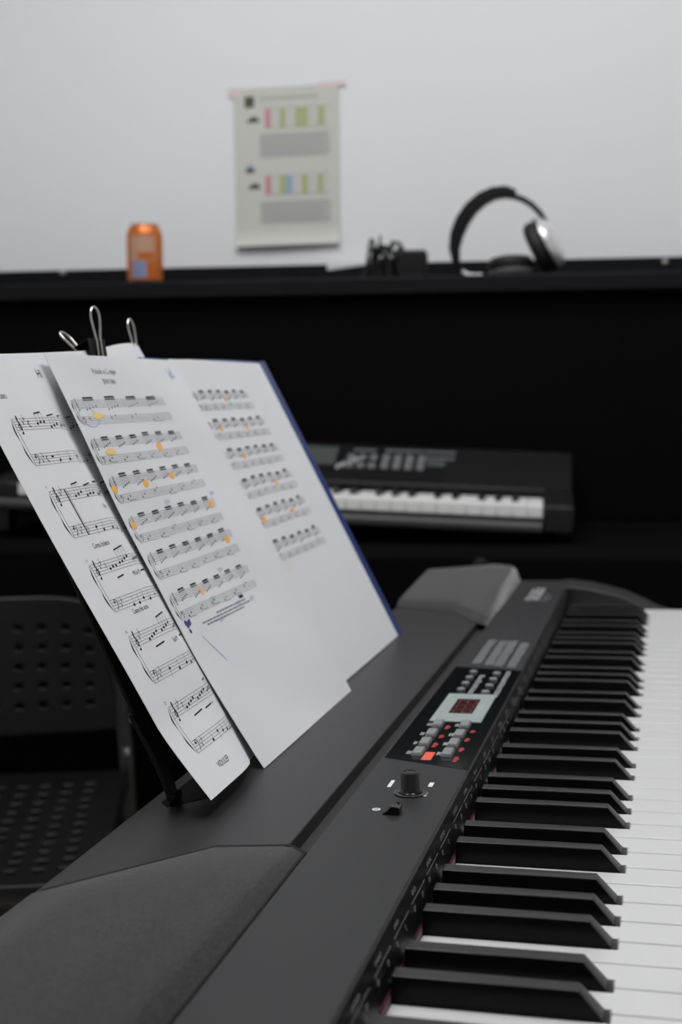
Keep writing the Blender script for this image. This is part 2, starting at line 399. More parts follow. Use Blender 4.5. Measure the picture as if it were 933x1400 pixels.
# ------------------------------------------------------------------ portable keyboard on the upright's fallboard
K2 = wf(396, 586, 849.5) @ Matrix.Rotation(math.radians(2.2), 4, 'Y')
kb = thing('portable_keyboard', 'black portable keyboard with small white keys resting on the upright piano', 'keyboard', K2)
KL = -836
b = MB()
prof = [(-2, -21), (-2, -37), (-2, -42), (255, -42), (268, -30), (268, 62), (258, 70), (140, 14), (138, -20)]
b.prism([(y, z) for y, z in prof], KL-52, 46, axis='x'); b.build('body', M['kb'], kb, bevel=3)
b = MB(); b.hexa([(-.5+1, -6, -40), (46, -6, -40), (46, 140, -40), (0.5, 140, -40), (0.5, -4, 1), (46, -4, 1), (46, 142, 16), (.5, 142, 16)]); b.build('end_block', M['kb'], kb, bevel=4)
b = MB(); b.hexa([(KL-52, -6, -40), (KL-.5, -6, -40), (KL-.5, 140, -40), (KL-52, 140, -40), (KL-52, -4, 1), (KL-.5, -4, 1), (KL-.5, 142, 16), (KL-52, 142, 16)]); b.build('end_block', M['kb'], kb, bevel=4)
b = MB(); b.tube([(KL-30, -17, -32.5), (-1, -17, -32.5)], 9, 14); b.box(KL-30, -1, -17, -1, -41, -33); b.build('front_lip', mat('keyboard_lip_lit', (.035, .035, .037), .5), kb)  # black lip toned grey: the light it catches is put into its colour
ww = 836/36
wk = None
for i in range(36):
    x0 = KL + i*ww
    b = MB(); b.box(.35, ww-.35, 0, 134, -19, 0)
    if wk is None: wk = b.build('white_key', M['kbkey'], kb, bevel=1.2); o = wk
    else: o = wk.copy(); COL.objects.link(o); o.parent = kb
    o.location = (x0*MM, 0, 0)
bk = None
for i in range(36):
    if i % 7 in (0, 1, 3, 4, 5) and i < 35:
        x0 = KL + (i+1)*ww + {0: -2.5, 1: 2.5, 3: -3, 4: 0, 5: 3}[i % 7]
        if bk is None:
            b = MB(); b.hexa([(-5.5, 52, -2), (5.5, 52, -2), (5.5, 134, -2), (-5.5, 134, -2), (-4.5, 58, 10), (4.5, 58, 10), (4.5, 134, 10), (-4.5, 134, 10)]); bk = b.build('black_key', M['blackkey'], kb, bevel=1); o = bk
        else: o = bk.copy(); COL.objects.link(o); o.parent = kb
        o.location = (x0*MM, 0, 0)
# sloped control panel details: point on slope at fraction q (0 near keys, 1 rear)
def slp(x, q, off): 
    y = 140 + 118*q; z = 14 + 56*q; nv = Vector((0, -56, 118)).normalized()
    return (x, y + nv.y*off, z + nv.z*off)
def plate(mb, x0, x1, q0, q1, h, mi=0):
    mb.hexa([slp(x0, q0, .1), slp(x1, q0, .1), slp(x1, q1, .1), slp(x0, q1, .1), slp(x0, q0, h), slp(x1, q0, h), slp(x1, q1, h), slp(x0, q1, h)], mi)
b = MB(); plate(b, -520, -165, .06, .93, 1.0); cp = b.build('control_panel', M['kbdark'], kb)
b = MB(); plate(b, -440, -352, .40, .88, 2.0); b.build('display', M['kblcd'], kb)
b = MB()
for k in range(6): plate(b, -345+k*7-2, -345+k*7+3, .30+.05*k, .42+.05*k, 2.2)
b.build('display_stripe', M['print'], kb)
for gx0, nx, q0s, w, st_, dq in ((-332, 3, (.34, .56), 13, 19, .13), (-272, 4, (.34, .47, .60), 13, 20, .11), (-196, 1, (.45,), 32, 40, .14)):
    for q0 in q0s:
        for k in range(nx):
            b = MB(); plate(b, gx0+k*st_, gx0+k*st_+w, q0, q0+dq, 3.5); b.build('button', M['printdim'] if gx0 != -196 else M['kblcd'], kb, bevel=.8)
b = MB()
for x0, x1, q in ((-325, -285, .80), (-270, -200, .82), (-205, -150, .82), (-205, -150, .66)): plate(b, x0, x1, q, q+.05, 1.4)
b.build('panel_print', M['printdim'], kb)
b = MB()
for x0, zz in ((20, -46), (KL-40, -78)):
    for y0 in (10, 220):
        b = MB(); b.box(x0, x0+20, y0, y0+30, zz, -42); b.build('rubber_foot', M['hpcushion'], kb)

# ------------------------------------------------------------------ chair
CA = math.radians(20)
CH = Matrix.Translation((-.955, 1.155, .018)) @ Matrix.Rotation(CA, 4, 'Z')    # x = chair width, -y = front
ch = thing('chair', 'black plastic chair with a perforated seat and backrest behind the stage piano', 'chair', CH)
def smooth(x): x = max(0., min(1., x)); return x*x*(3-2*x)
def holed(fn, us, ws, holes, th):
    mb = MB(); nu, nw = len(us), len(ws)
    front = [fn(u, w, 0) for u in us for w in ws]; back = [fn(u, w, th) for u in us for w in ws]
    o = len(front); fs = []
    solid = lambda i, j: 0 <= i < nu-1 and 0 <= j < nw-1 and not holes(i, j)
    for i in range(nu-1):
        for j in range(nw-1):
            if not solid(i, j): continue
            a, b_, c, d = i*nw+j, (i+1)*nw+j, (i+1)*nw+j+1, i*nw+j+1
            fs += [(a, b_, c, d), (d+o, c+o, b_+o, a+o)]
            if not solid(i, j-1): fs.append((a, a+o, b_+o, b_))
            if not solid(i+1, j): fs.append((b_, b_+o, c+o, c))
            if not solid(i, j+1): fs.append((c, c+o, d+o, d))
            if not solid(i-1, j): fs.append((d, d+o, a+o, a))
    mb.add(front+back, fs); return mb
def cuts(a, b, n, hole):           # n holes of given width across a..b
    p = (b-a)/n; out = [a]
    for i in range(n):
        m = a+(i+.5)*p; out += [m-hole/2, m+hole/2]
    out.append(b); return out
us = [-200] + cuts(-170, 170, 10, 12)[0:] + [200]; ws = [0, 20] + cuts(28, 172, 5, 9) + [190, 203]
def backfn(u, w, d):
    rr = 34; x = u; z = w
    if w > 203-rr and abs(u) > 200-rr:
        pass
    cx = (u/200.)
    zz = 503 + w - 46*(abs(cx)**5.5)*smooth(w/203.)
    return (x*(1-.03*(w > 195)), 26 - 26*(1-cx*cx) + (w/203.)*18 + d, zz)
def bh(i, j): return (i-2) >= 0 and (i-2) % 2 == 0 and i < len(us)-3 and (j-3) >= 0 and (j-3) % 2 == 0 and j < len(ws)-4+1
mb = holed(backfn, us, ws, bh, 13); mb.build('backrest', M['chair'], ch, smooth=30, bevel=2)
us2 = [-205] + cuts(-175, 175, 11, 15) + [205]; ws2 = [-440, -425] + cuts(-405, -45, 11, 14) + [-20, 0]
def seatfn(u, w, d):
    fy_ = -w/440.; drop = 10*math.sin(fy_*PI)*(1-(u/205.)**2)
    return (u*(1.0+.04*fy_), w + 0, 446 - drop - d)
def sh(i, j): return (i-2) >= 0 and (i-2) % 2 == 0 and i < len(us2)-3 and (j-3) >= 0 and (j-3) % 2 == 0 and j < len(ws2)-3
mb = holed(seatfn, us2, ws2, sh, 14); mb.build('seat', M['chair'], ch, smooth=30, bevel=2)
for sx in (-1, 1):
    b = MB(); b.tube(spline([(sx*186, 36, 660), (sx*196, 34, 560), (sx*205, 22, 480), (sx*208, 10, 430), (sx*214, 55, 210), (sx*220, 90, 0)]), 11, 12); b.build('rear_leg', M['tube'], ch)
    b = MB(); b.tube(spline([(sx*200, 8, 424), (sx*200, -200, 418), (sx*200, -400, 420), (sx*206, -424, 380), (sx*218, -445, 200), (sx*226, -458, 0)]), 10, 12); b.build('front_leg', M['tube'], ch)
    b = MB(); b.lathe([(6, 0), (6, 2.5), (3, 4)], 14, c=(sx*216, 20, 520), axis=(sx*.5, -1, 0)); b.build('bolt', M['steel'], ch)
b = MB(); b.tube([(-200, -390, 412), (200, -390, 412)], 8, 10); b.tube([(-203, -10, 418), (203, -10, 418)], 8, 10); b.build('seat_bar', M['tube'], ch)

# ------------------------------------------------------------------ stage piano
sp = thing('stage_piano', 'charcoal digital stage piano with white and black keys in the foreground', 'piano', PF)
Y0, Y1 = -205.0, 1017.5
YL, YR = -285.0, 1075.0
ZT = 25.0
b = MB()
prof = [(-273, -50), (-273, 20), (-271, 24), (-267, ZT), (-168, ZT), (-166.5, 18), (-156, 18), (-155, ZT-.5), (-97.5, ZT-.5), (-93.5, 3), (-93, -30), (52, -30), (52, -12), (62, -14), (64, -18), (64, -52), (58, -56), (-265, -56)]
b.prism(prof, Y0-1, Y1+1); case = b.build('case', M['case'], sp, bevel=.6, segs=2)
endp = [(-273, -50), (-273, 20), (-271, 24), (-267, ZT), (-155, ZT), (-110, ZT), (-98, 27), (-69, 23.5), (-35, 15), (-7, 3), (8, -5), (40, -14), (62, -18), (64, -22), (64, -52), (58, -56), (-265, -56)]
for a, c in ((YL, Y0-1), (Y1+1, YR)):
    b = MB(); b.prism(endp, a, c); b.build('cheek_block', M['case'], sp, bevel=2.5, segs=3)
b = MB(); b.box(-166.2, -155.6, Y0-1, Y1+1, 17, 18.4); b.build('groove', M['groove'], sp)
b = MB(); b.box(-155, -97, YL+10, YR-45, ZT-.6, ZT+.6)
cpn = b.build('control_panel', M['panel'], sp, bevel=.5)
# fascia between the panel edge and the keys, with print
b = MB(); b.prism([(-97, ZT+.2), (-95.8, ZT-.4), (-91.6, 5), (-92.6, 4.6), (-96.8, ZT-1.2)], Y0, Y1); fa = b.build('fascia', M['fascia'], sp)
def fpt(y, q, off=.25):            # q 0 top .. 1 bottom
    x = -95.8 + 4.2*q; z = ZT-.4 - 19.6*q
    return (x+off*.98, y, z+off*.2)
b = MB()
def frect(y0, y1, q0, q1, mi=0): b.add([fpt(y0, q0), fpt(y1, q0), fpt(y1, q1), fpt(y0, q1)], [(3, 2, 1, 0)], mi)
def fglyphs(y, n, q0, h, w, mi):
    for k in range(n):
        yy = y+k*w*1.5; frect(yy, yy+w*.3, q0, q0+h, mi)
        if k % 2: frect(yy, yy+w, q0+h*.4, q0+h*.52, mi)
        else: frect(yy, yy+w, q0, q0+h*.14, mi); frect(yy, yy+w, q0+h*.86, q0+h, mi)
for k in range(22):
    y = -30 + 38.5*k + random.uniform(-2, 2)
    if y > 950: break
    frect(y, y+31, .385, .40, 1)
    fglyphs(y+5, random.choice((4, 5, 6)), .17, .11, 1.5, 0)
    fglyphs(y+2, 2, .50, .12, 1.4, 1); fglyphs(y+21, random.choice((1, 2)), .52, .12, 1.4, 1)
b.build('fascia_print', [M['fprint'], M['fprint']], fa, smooth=0)
b = MB(); b.box(-92.6, -90.7, Y0+2, Y1-2, -6, 4.2); b.build('key_felt', M['felt'], sp, bevel=1)

# keys
W = 23.5
BO = {0: 21.6, 1: 48.9, 3: 91.4, 4: 117.5, 5: 143.6}    # near edges inside an octave (white index after which it lies)
whites = []
wi0 = -9                               # first white key is A, nine whites below C2
def notch(i):                          # black key sitting between white i and i+1
    k = i % 7
    if k not in BO: return None
    a = (i//7)*7*W + BO[k]
    return (a, a+13.0)
cache_w = {}
for i in range(wi0, 43):
    y0 = 6.5 + i*W + .45; y1 = 6.5 + (i+1)*W - .45
    lo = notch(i-1) if i-1 >= wi0 else None; hi = notch(i) if i < 42 else None
    a = lo[1] if lo else y0; c = hi[0] if hi else y1
    poly = [(-90.5, a)]
    if lo: poly += [(0, a), (0, y0)]
    poly += [(51, y0), (51, y1)]
    if hi: poly += [(0, y1), (0, c)]
    poly += [(-90.5, c)]
    key = (i % 7, bool(lo), bool(hi))
    ybase = (i//7)*7*W
    if key in cache_w:
        src, yb = cache_w[key]; o = src.copy(); COL.objects.link(o); o.parent = sp; o.location = (0, (ybase-yb)*MM, 0)
    else:
        b = MB(); b.prism([(x, y) for x, y in poly], -20, 0, axis='z'); o = b.build('white_key', M['whitekey'], sp, bevel=.8, segs=2); cache_w[key] = (o, ybase)
bsrc = None
for i in range(wi0, 42):
    nt = notch(i)
    if not nt: continue
    if bsrc is None:
        b = MB()
        h = 11.3
        b.add([(-90.5, 0.6, -12), (-2.6, .6, -12), (-2.6, 12.4, -12), (-90.5, 12.4, -12),
               (-90.5, 0.7, 0), (-2.6, .7, 0), (-2.6, 12.3, 0), (-90.5, 12.3, 0),
               (-90.5, 1.9, h), (-12.5, 2.2, h), (-12.5, 10.8, h), (-90.5, 11.1, h)],
              [(3, 2, 1, 0), (0, 1, 5, 4), (1, 2, 6, 5), (2, 3, 7, 6), (3, 0, 4, 7), (4, 5, 9, 8), (5, 6, 10, 9), (6, 7, 11, 10), (7, 4, 8, 11), (8, 9, 10, 11)])
        bsrc = b.build('black_key', [M['blackkey'], M['blacktop_lit']], sp, bevel=.7, segs=3, smooth=50); o = bsrc
        for fi in (6, 9): bsrc.data.polygons[fi].material_index = 1  # upward faces, top and front slope, take the light-toned copy
    else:
        o = bsrc.copy(); COL.objects.link(o); o.parent = sp
    o.location = (0, nt[0]*MM, 0)

# speaker grilles
def inpoly(p, poly):
    x, y = p; r = False; n = len(poly)
    for i in range(n):
        (x1, y1), (x2, y2) = poly[i], poly[(i+1) % n]
        if (y1 > y) != (y2 > y) and x < (x2-x1)*(y-y1)/(y2-y1)+x1: r = not r
    return r
def grille(border, yend, H, rear=.8):
    # border: list of (x,y) from rear to front along the inner edge; yend: outer end
    xs = [-270 + i*5 for i in range(22)] + [-164.5, -162, -159, -156.5]
    def yb(x):
        for (xa, ya), (xb, ybb) in zip(border[:-1], border[1:]):
            if xa <= x <= xb: return ya + (ybb-ya)*(x-xa)/(xb-xa)
        return border[0][1] if x < border[0][0] else border[-1][1]
    def wprof(x):
        pts = [(-270, rear), (-248, .85), (-193, 1.0), (-166, .86), (-162.5, .72), (-156.5, .0)]
        for (xa, a), (xb, c) in zip(pts[:-1], pts[1:]):
            if xa <= x <= xb: return a + (c-a)*(x-xa)/(xb-xa)
        return 0
    nY = 14; vs = []; fs = []
    for x in xs:
        y0 = yb(x); 
        for j in range(nY+1):
            q = j/nY; y = y0 + (yend-y0)*q
            d = min(1, abs(y-y0)/260.)
            e = min(1, abs(y-y0)/3.0)
            z = ZT + .3 + (H*(d**.8)*.72 + 2.2*e + H*.1*e)*wprof(x)
            if j == nY: z -= 2
            vs.append((x, y, z))
    n = nY+1
    base = len(vs); vs2 = [(x, y, ZT-.8) for x, y, z in vs]
    for i in range(len(xs)-1):
        for j in range(nY):
            fs.append((i*n+j, (i+1)*n+j, (i+1)*n+j+1, i*n+j+1))
    for i in range(len(xs)-1):
        for j in (0, nY): fs.append((i*n+j, i*n+j+base, (i+1)*n+j+base, (i+1)*n+j))
    for j in range(nY):
        for i in (0, len(xs)-1): fs.append((i*n+j, i*n+j+1, i*n+j+1+base, i*n+j+base))
    mb = MB(); mb.add(vs+vs2, fs); return mb.build('speaker_grille', M['grille'], sp, smooth=25)
nb = [(-281, 35), (-205, 121), (-167, 129), (-157, 120)]
fbd = [(-275, 869), (-201, 836), (-165, 775), (-157, 766)]
grille(nb, YL+4, 9, .1); grille(fbd, YR-6, 26)
def seam(pts, w, side):
    b = MB()
    for (xa, ya), (xb, yb_) in zip(pts[:-1], pts[1:]):
        b.hexa([(xa, ya, ZT-.5), (xb, yb_, ZT-.5), (xb, yb_+side*w, ZT-.5), (xa, ya+side*w, ZT-.5), (xa, ya, ZT+.35), (xb, yb_, ZT+.35), (xb, yb_+side*w, ZT+.35), (xa, ya+side*w, ZT+.35)])
    b.build('speaker_seam', M['shadowgap'], sp, smooth=0)
seam([(-268, 50)] + nb[1:], 3.0, 1); seam([(-268, 866)] + fbd[1:], 2.0, -1)
b = MB(); b.box(-157.2, -155.4, YL+6, 122, ZT-.4, ZT+.5); b.build('speaker_seam', M['shadowgap'], sp)

# control panel parts
ZP = ZT+.6
def flat(mb, x0, x1, y0, y1, h=.35, mi=0): mb.box(x0, x1, y0, y1, ZP-.2, ZP+h, mi)
b = MB(); b.prism([(-153.5, 293), (-96.8, 273), (-96.8, 556), (-153.5, 567)], ZP-.2, ZP+.25, axis='z'); gp = b.build('gloss_panel', M['gloss'], sp)
b = MB()
flat(b, -142, -105.3, 452, 468, .7); flat(b, -142, -105.3, 385, 408, .7); flat(b, -142, -132.5, 408, 452, .7); flat(b, -115, -105.3, 408, 452, .7)
# the bezel is a slightly skewed frame in the photo; keep it rectangular
dsp = b.build('display', M['mint'], sp)
b = MB(); flat(b, -132.5, -115, 408, 452, .5); b.build('display_window', M['lcd'], dsp)
b = MB()
def seg7(xc, yc, w, h):          # digits read with +Y to the right, -X up
    t = 1.0
    for (x0, x1, y0, y1) in ((xc-h, xc-h+t, yc, yc+w), (xc-t/2, xc+t/2, yc, yc+w), (xc+h-t, xc+h, yc, yc+w), (xc, xc+h, yc, yc+t), (xc, xc+h, yc+w-t, yc+w), (xc-h, xc, yc+w-t, yc+w)):
        b.box(x0, x1, y0, y1, ZP+.3, ZP+.6)
for k in range(3): seg7(-123.5, 411+k*13.5, 9.5, 6.8)
b.build('display_digit', M['led'], dsp, smooth=0)
b = MB()
for k in range(5): b.box(-111.5, -110.3, 402+k*8, 407+k*8, ZP+.6, ZP+.8)
b.build('display_print', M['pgrey'], dsp, smooth=0)
for X in (-134, -115):
    for Yc in (377, 352, 329, 306):
        b = MB(); b.hexa([(X-3.6, Yc-8, ZP), (X+3.6, Yc-8, ZP), (X+3.6, Yc+8, ZP), (X-3.6, Yc+8, ZP), (X-3, Yc-7, ZP+2.6), (X+3, Yc-7, ZP+2.6), (X+3, Yc+7, ZP+2.6), (X-3, Yc+7, ZP+2.6)])
        b.build('button', M['btn'], sp, bevel=.5)
b = MB()
for X, Y, s_ in ((-126.5, 370, 5), (-126.5, 346, 4), (-127, 325, 5.5), (-107.5, 361, 3), (-108, 340, 4), (-108, 316, 4.5), (-108, 294, 6)):
    flat(b, X-1.3, X+1.3, Y-s_, Y+s_, .4); flat(b, X-1.3, X+2.2, Y-s_*.2, Y+s_*.3, .42)
flat(b, -129.5, -123.2, 290, 308, .4, 1)
b.build('red_print', [M['redmark'], M['orange']], sp, smooth=0)
b = MB()
def glyphrow(mb, x0, x1, y, h, mi=0):
    x = x0
    # lettering runs along Y on this panel: a column of short strokes
    while x < x1:
        w = random.uniform(.5, .9); mb.box(x, x+w, y, y+h, ZP+.2, ZP+.4, mi); x += w+random.uniform(.5, .9)
for Yc in (377, 352, 329, 306):
    for X in (-141.5, -121.8): glyphrow(b, X, X+2.6, Yc-4, 7)
b.build('button_print', M['print'], sp, smooth=0)
for X, ys in ((-135, (482, 503, 524, 545)), (-115, (475, 497, 519, 541))):
    for Yc in ys:
        b = MB(); b.lathe([(3.2, 0), (3.2, 1.4), (2.6, 2.0), (.5, 2.1)], 18, c=(X, Yc, ZP)); b.build('button', M['btn'], sp)
b = MB()
for X, ya, yb_ in ((-126.5, 472, 530), (-106.5, 463, 545)):
    y = ya
    while y < yb_:
        L = random.uniform(5, 9); glyphrow(b, X-1.6, X+1.8, y, L); y += L+2.0
b.build('panel_print', M['print'], sp, smooth=0)
b = MB()
for X, ya, yb_ in ((-138.5, 583, 688), (-127.5, 578, 684), (-118.5, 574, 680), (-107, 570, 676)):
    y = ya
    while y < yb_:
        L = random.uniform(3.4, 4.6); x = X-3.6
        while x < X+3.0:
            w = random.uniform(.8, 1.8); b.box(x, x+w, y, y+L*.8, ZP-.1, ZP+.18); x += w+random.uniform(.5, .8)
        y += L+1.4
b.build('voice_list_print', mat('list_print', (.26, .265, .27), .5), sp, smooth=0)
# knob, ring, power switch, marks
kc = (-122.5, 224)
b = MB(); b.lathe([(7.2, 0), (9.6, 0), (9.8, .7), (8.8, 1.0), (7.4, .8)], 32, c=(kc[0], kc[1], ZP)); b.build('knob_ring', M['steel'] if False else M['ring'], sp)
b = MB(); b.lathe([(7.1, .2), (7.1, 1.2), (6.0, 2.2), (5.6, 3), (5.4, 11.5), (5.0, 12.4), (4.2, 12.4), (3.9, 12.0), (.3, 11.9)], 32, c=(kc[0], kc[1], ZP)); kn = b.build('volume_knob', M['knob'], sp, smooth=40)
b = MB(); b.prism([(-131, ZP), (-121, ZP), (-120.5, ZP+3.8), (-123.5, ZP+5), (-126, ZP+4.6), (-127.5, ZP+2.4)], 184, 193); b.build('power_switch', M['knob'], sp, bevel=.5)
b = MB()
b.hexa([(-138.6, 233, ZP-.1), (-136.4, 233, ZP-.1), (-136.4, 246, ZP-.1), (-138.6, 246, ZP-.1), (-138.6, 233, ZP+.15), (-136.4, 233, ZP+.15), (-136.4, 246, ZP+.15), (-138.6, 246, ZP+.15)])
flat(b, -115, -112.3, 237, 245, .15); flat(b, -115.4, -112.6, 219, 226, .15)
b.build('knob_print', M['printw'], sp, smooth=0)
b = MB(); b.lathe([(1.5, 0), (2.4, 0), (2.4, .2), (1.5, .2), (1.5, 0)], 20, c=(-135.5, 192, ZP)); b.build('switch_print', M['printw'], sp)
# maker's lettering near the far end
b = MB()
def stroke(x0, y0, x1, y1, w=1.8):
    d = Vector((x1-x0, y1-y0)).normalized(); nx, ny = -d.y*w/2, d.x*w/2
    b.hexa([(x0+nx, y0+ny, ZP-.1), (x0-nx, y0-ny, ZP-.1), (x1-nx, y1-ny, ZP-.1), (x1+nx, y1+ny, ZP-.1), (x0+nx, y0+ny, ZP+.2), (x0-nx, y0-ny, ZP+.2), (x1-nx, y1-ny, ZP+.2), (x1+nx, y1+ny, ZP+.2)])
for k in range(6):
    y = 922 + k*15
    stroke(-134, y, -121, y, 2.8); stroke(-134+(k % 2)*6, y, -134+(k % 2)*6, y+10, 2.6); stroke(-121.5, y, -121.5, y+10, 2.6)
    if k % 3 == 0: stroke(-134, y+10, -121, y+10, 2.8)
b.build('logo_print', M['print'], sp, smooth=0)
b = MB()
for k in range(5):
    y = 915+k*11; stroke(-115, y, -109, y, 1.6); stroke(-115, y, -115, y+6, 1.6)
    if k % 2: stroke(-109.5, y, -109.5, y+6, 1.6)
b.build('model_print', M['printdim'], sp, smooth=0)
# slot the music rest stands in
b = MB(); b.prism([(-255.5, 179), (-238, 199), (-238, 700), (-262, 700), (-262, 186)], ZT-.4, ZT+.3, axis='z'); b.build('rest_slot', M['shadowgap'], sp)

# stand that carries the stage piano
st = thing('keyboard_stand', 'black crossed-leg stand under the charcoal stage piano', 'stand', Matrix.Translation((-.105, .4, 0)))
stz = (KZ - .056)*1000 - 10
for yy in (-230, 230):
    b = MB(); b.tube([(-150, yy-12, stz-18), (150, yy-12, 14)], 14, 10); b.build('leg', M['tube'], st)
    b = MB(); b.tube([(150, yy+12, stz-16), (-150, yy+12, 14)], 14, 10); b.build('leg', M['tube'], st)
for sx in (-150, 150):
    b = MB(); b.tube([(sx, -270, stz-18), (sx, 270, stz-18)], 13, 10); b.build('top_bar', M['tube'], st)
    b = MB(); b.tube([(sx, -270, 14), (sx, 270, 14)], 14, 10); b.build('foot_bar', M['tube'], st)

# ------------------------------------------------------------------ sheets on the music rest
class Page:
    def __init__(s, o, th, ya, disp):
        s.o = Vector(o); s.e1 = Vector((-math.sin(ya), math.cos(ya), 0))
        s.e2 = Vector((-math.cos(ya)*math.sin(th), -math.sin(ya)*math.sin(th), math.cos(th)))
        s.n = s.e1.cross(s.e2); s.disp = disp
    def p(s, a, t, off=0.0):
        return s.e1*a + s.e2*t + s.n*(s.disp(a, t)+off)       # relative to the page's own origin
    def mw(s): return pf(*s.o)
    def at(s, a, t, d=0.0): return s.o + s.e1*a + s.e2*t + s.n*d
def smooth(x): x = max(0., min(1., x)); return x*x*(3-2*x)
pA = Page((-225.5, 163, 25), .495, 0, lambda s, t: 8.0*max(0, (56-t)/48.)**1.25*(1-smooth((s-50)/50)) - 5.8*smooth((s-77)/30)*(1-smooth((t-240)/50)) + .8*math.sin(t/40.)*(1-s/210.))
pB1 = Page((-223.5, 259.8, 25.4), .4785, -.0118, lambda s, t: -6.3*math.sin(PI*max(0, min(1, t/297.))**.8)*(1-max(0, s/212.)**3) + .35*math.sin(t/17.+s/31.))
pB2 = Page((-233, 489, 25.6), .4539, -.0088, lambda s, t: -.5 - 2.5*math.sin(PI*max(0, min(1, t/297.)))*(max(0, (190-s)/210.)) - 1.2*smooth((30-s)/30))
pC = Page((-225.5, 163, 25), .495, 0, lambda s, t: -14+10.5*smooth((t-250)/45) - 5*smooth((s-276)/14)*smooth((t-300)/15)*0)
def sheet(page, s0, s1, t0, t1, name, label, cat='paper', skew=0.0, tops=None):
    mb = MB()
    ns, nt = 24, 36
    mb.grid(lambda a, t, k: page.p(a, (t if not tops else t + tops(a)*(t-t0)/(t1-t0)), -.25 if k else 0), [s0+(s1-s0)*i/ns for i in range(ns+1)], [t0+(t1-t0)*j/nt for j in range(nt+1)], thick=True)
    o = mb.build(name, M['paper'], None, smooth=60); o.matrix_world = page.mw()
    return tag(o, label, cat)

class Ink(MB):
    def __init__(s, page, off=.12): super().__init__(); s.pg = page; s.off = off
    def q(s, pts, mi=0, lift=0): s.add([s.pg.p(a, t, s.off+lift) for a, t in pts], [tuple(range(len(pts)))], mi)
    def line(s, a0, t0, a1, t1, w=.3, mi=0, lift=0):
        L = math.hypot(a1-a0, t1-t0)
        if L < 1e-6: return
        n = max(1, int(L/6)); dx, dy = -(t1-t0)/L*w/2, (a1-a0)/L*w/2
        vs = []
        for i in range(n+1):
            a = a0+(a1-a0)*i/n; t = t0+(t1-t0)*i/n
            vs += [s.pg.p(a-dx, t-dy, s.off+lift), s.pg.p(a+dx, t+dy, s.off+lift)]
        s.add(vs, [(2*i, 2*i+2, 2*i+3, 2*i+1) for i in range(n)], mi)
    def poly(s, pts, w=.3, mi=0):
        for (a, b), (c, d) in zip(pts[:-1], pts[1:]): s.line(a, b, c, d, w, mi)
    def dot(s, a, t, rx, ry=None, mi=0, rot=.35, lift=0):
        ry = ry or rx; c, sn = math.cos(rot), math.sin(rot)
        pts = []
        for k in range(10):
            x, y = rx*math.cos(2*PI*k/10), ry*math.sin(2*PI*k/10)
            pts.append((a+x*c-y*sn, t+x*sn+y*c))
        s.q(pts, mi, lift)
    def text(s, txt, a, t, h, mi=0, align='LEFT', sx=1.0):
        cu = bpy.data.curves.new('lettering', 'FONT'); cu.body = txt; cu.size = h*1.35; cu.align_x = align; cu.resolution_u = 3
        ob = bpy.data.objects.new('lettering', cu); COL.objects.link(ob)
        dg = bpy.context.evaluated_depsgraph_get(); dg.update()
        me = bpy.data.meshes.new_from_object(ob.evaluated_get(dg), depsgraph=dg)
        s.add([s.pg.p(a+v.co.x*sx, t+v.co.y, s.off) for v in me.vertices], [tuple(p.vertices) for p in me.polygons], mi)
        bpy.data.objects.remove(ob); bpy.data.meshes.remove(me); bpy.data.curves.remove(cu)
    def treble(s, a, t, g, mi=0, w=.68):     # t = bottom staff line, g = line gap
        pts = []
        for k in range(26):
            ang = -PI*.2 + k*2*PI*1.35/25; r = g*(.45+.75*k/25)
            pts.append((a+r*math.cos(ang)*.95, t+1.15*g+r*math.sin(ang)))
        s.poly(pts, w, mi)
        s.poly([(a+.9*g, t+2.3*g), (a-.1*g, t+3.4*g), (a+.35*g, t+5.2*g), (a+.8*g, t+4.6*g), (a+.2*g, t+3.0*g), (a+.5*g, t-.6*g), (a+.2*g, t-1.5*g), (a-.4*g, t-1.3*g)], w, mi)
        s.dot(a-.2*g, t-1.2*g, .42*g, mi=mi)
    def bass(s, a, t, g, mi=0, w=.5):
        s.dot(a-.3*g, t+3*g, .5*g, mi=mi)
        s.poly([(a-.4*g, t+3.3*g), (a, t+3.95*g), (a+.9*g, t+3.7*g), (a+1.25*g, t+2.7*g), (a+.9*g, t+1.5*g), (a-.3*g, t+.4*g)], w*1.2, mi)
        s.dot(a+1.8*g, t+3.5*g, .2*g, mi=mi); s.dot(a+1.8*g, t+2.5*g, .2*g, mi=mi)
    def brace(s, a, t0, t1, wd, mi=0):
        n = 22; m = (t0+t1)/2; L = []; R = []
        for k in range(n+1):
            q = k/n; t = t0+(t1-t0)*q; x = abs(q-.5)*2
            c = -wd*(math.sin(PI*x)*.55 + (1-x)*.75)
            th = .2 + 1.35*math.sin(PI*min(1, x))**2
            L.append((a+c-th/2, t)); R.append((a+c+th/2, t))
        for k in range(n): s.q([L[k], R[k], R[k+1], L[k+1]], mi)

def flag_rest(k, a, t, g): k.poly([(a-.3*g, t+1*g), (a+.4*g, t+.3*g), (a-.1*g, t-.4*g), (a+.3*g, t-1.1*g)], .5)

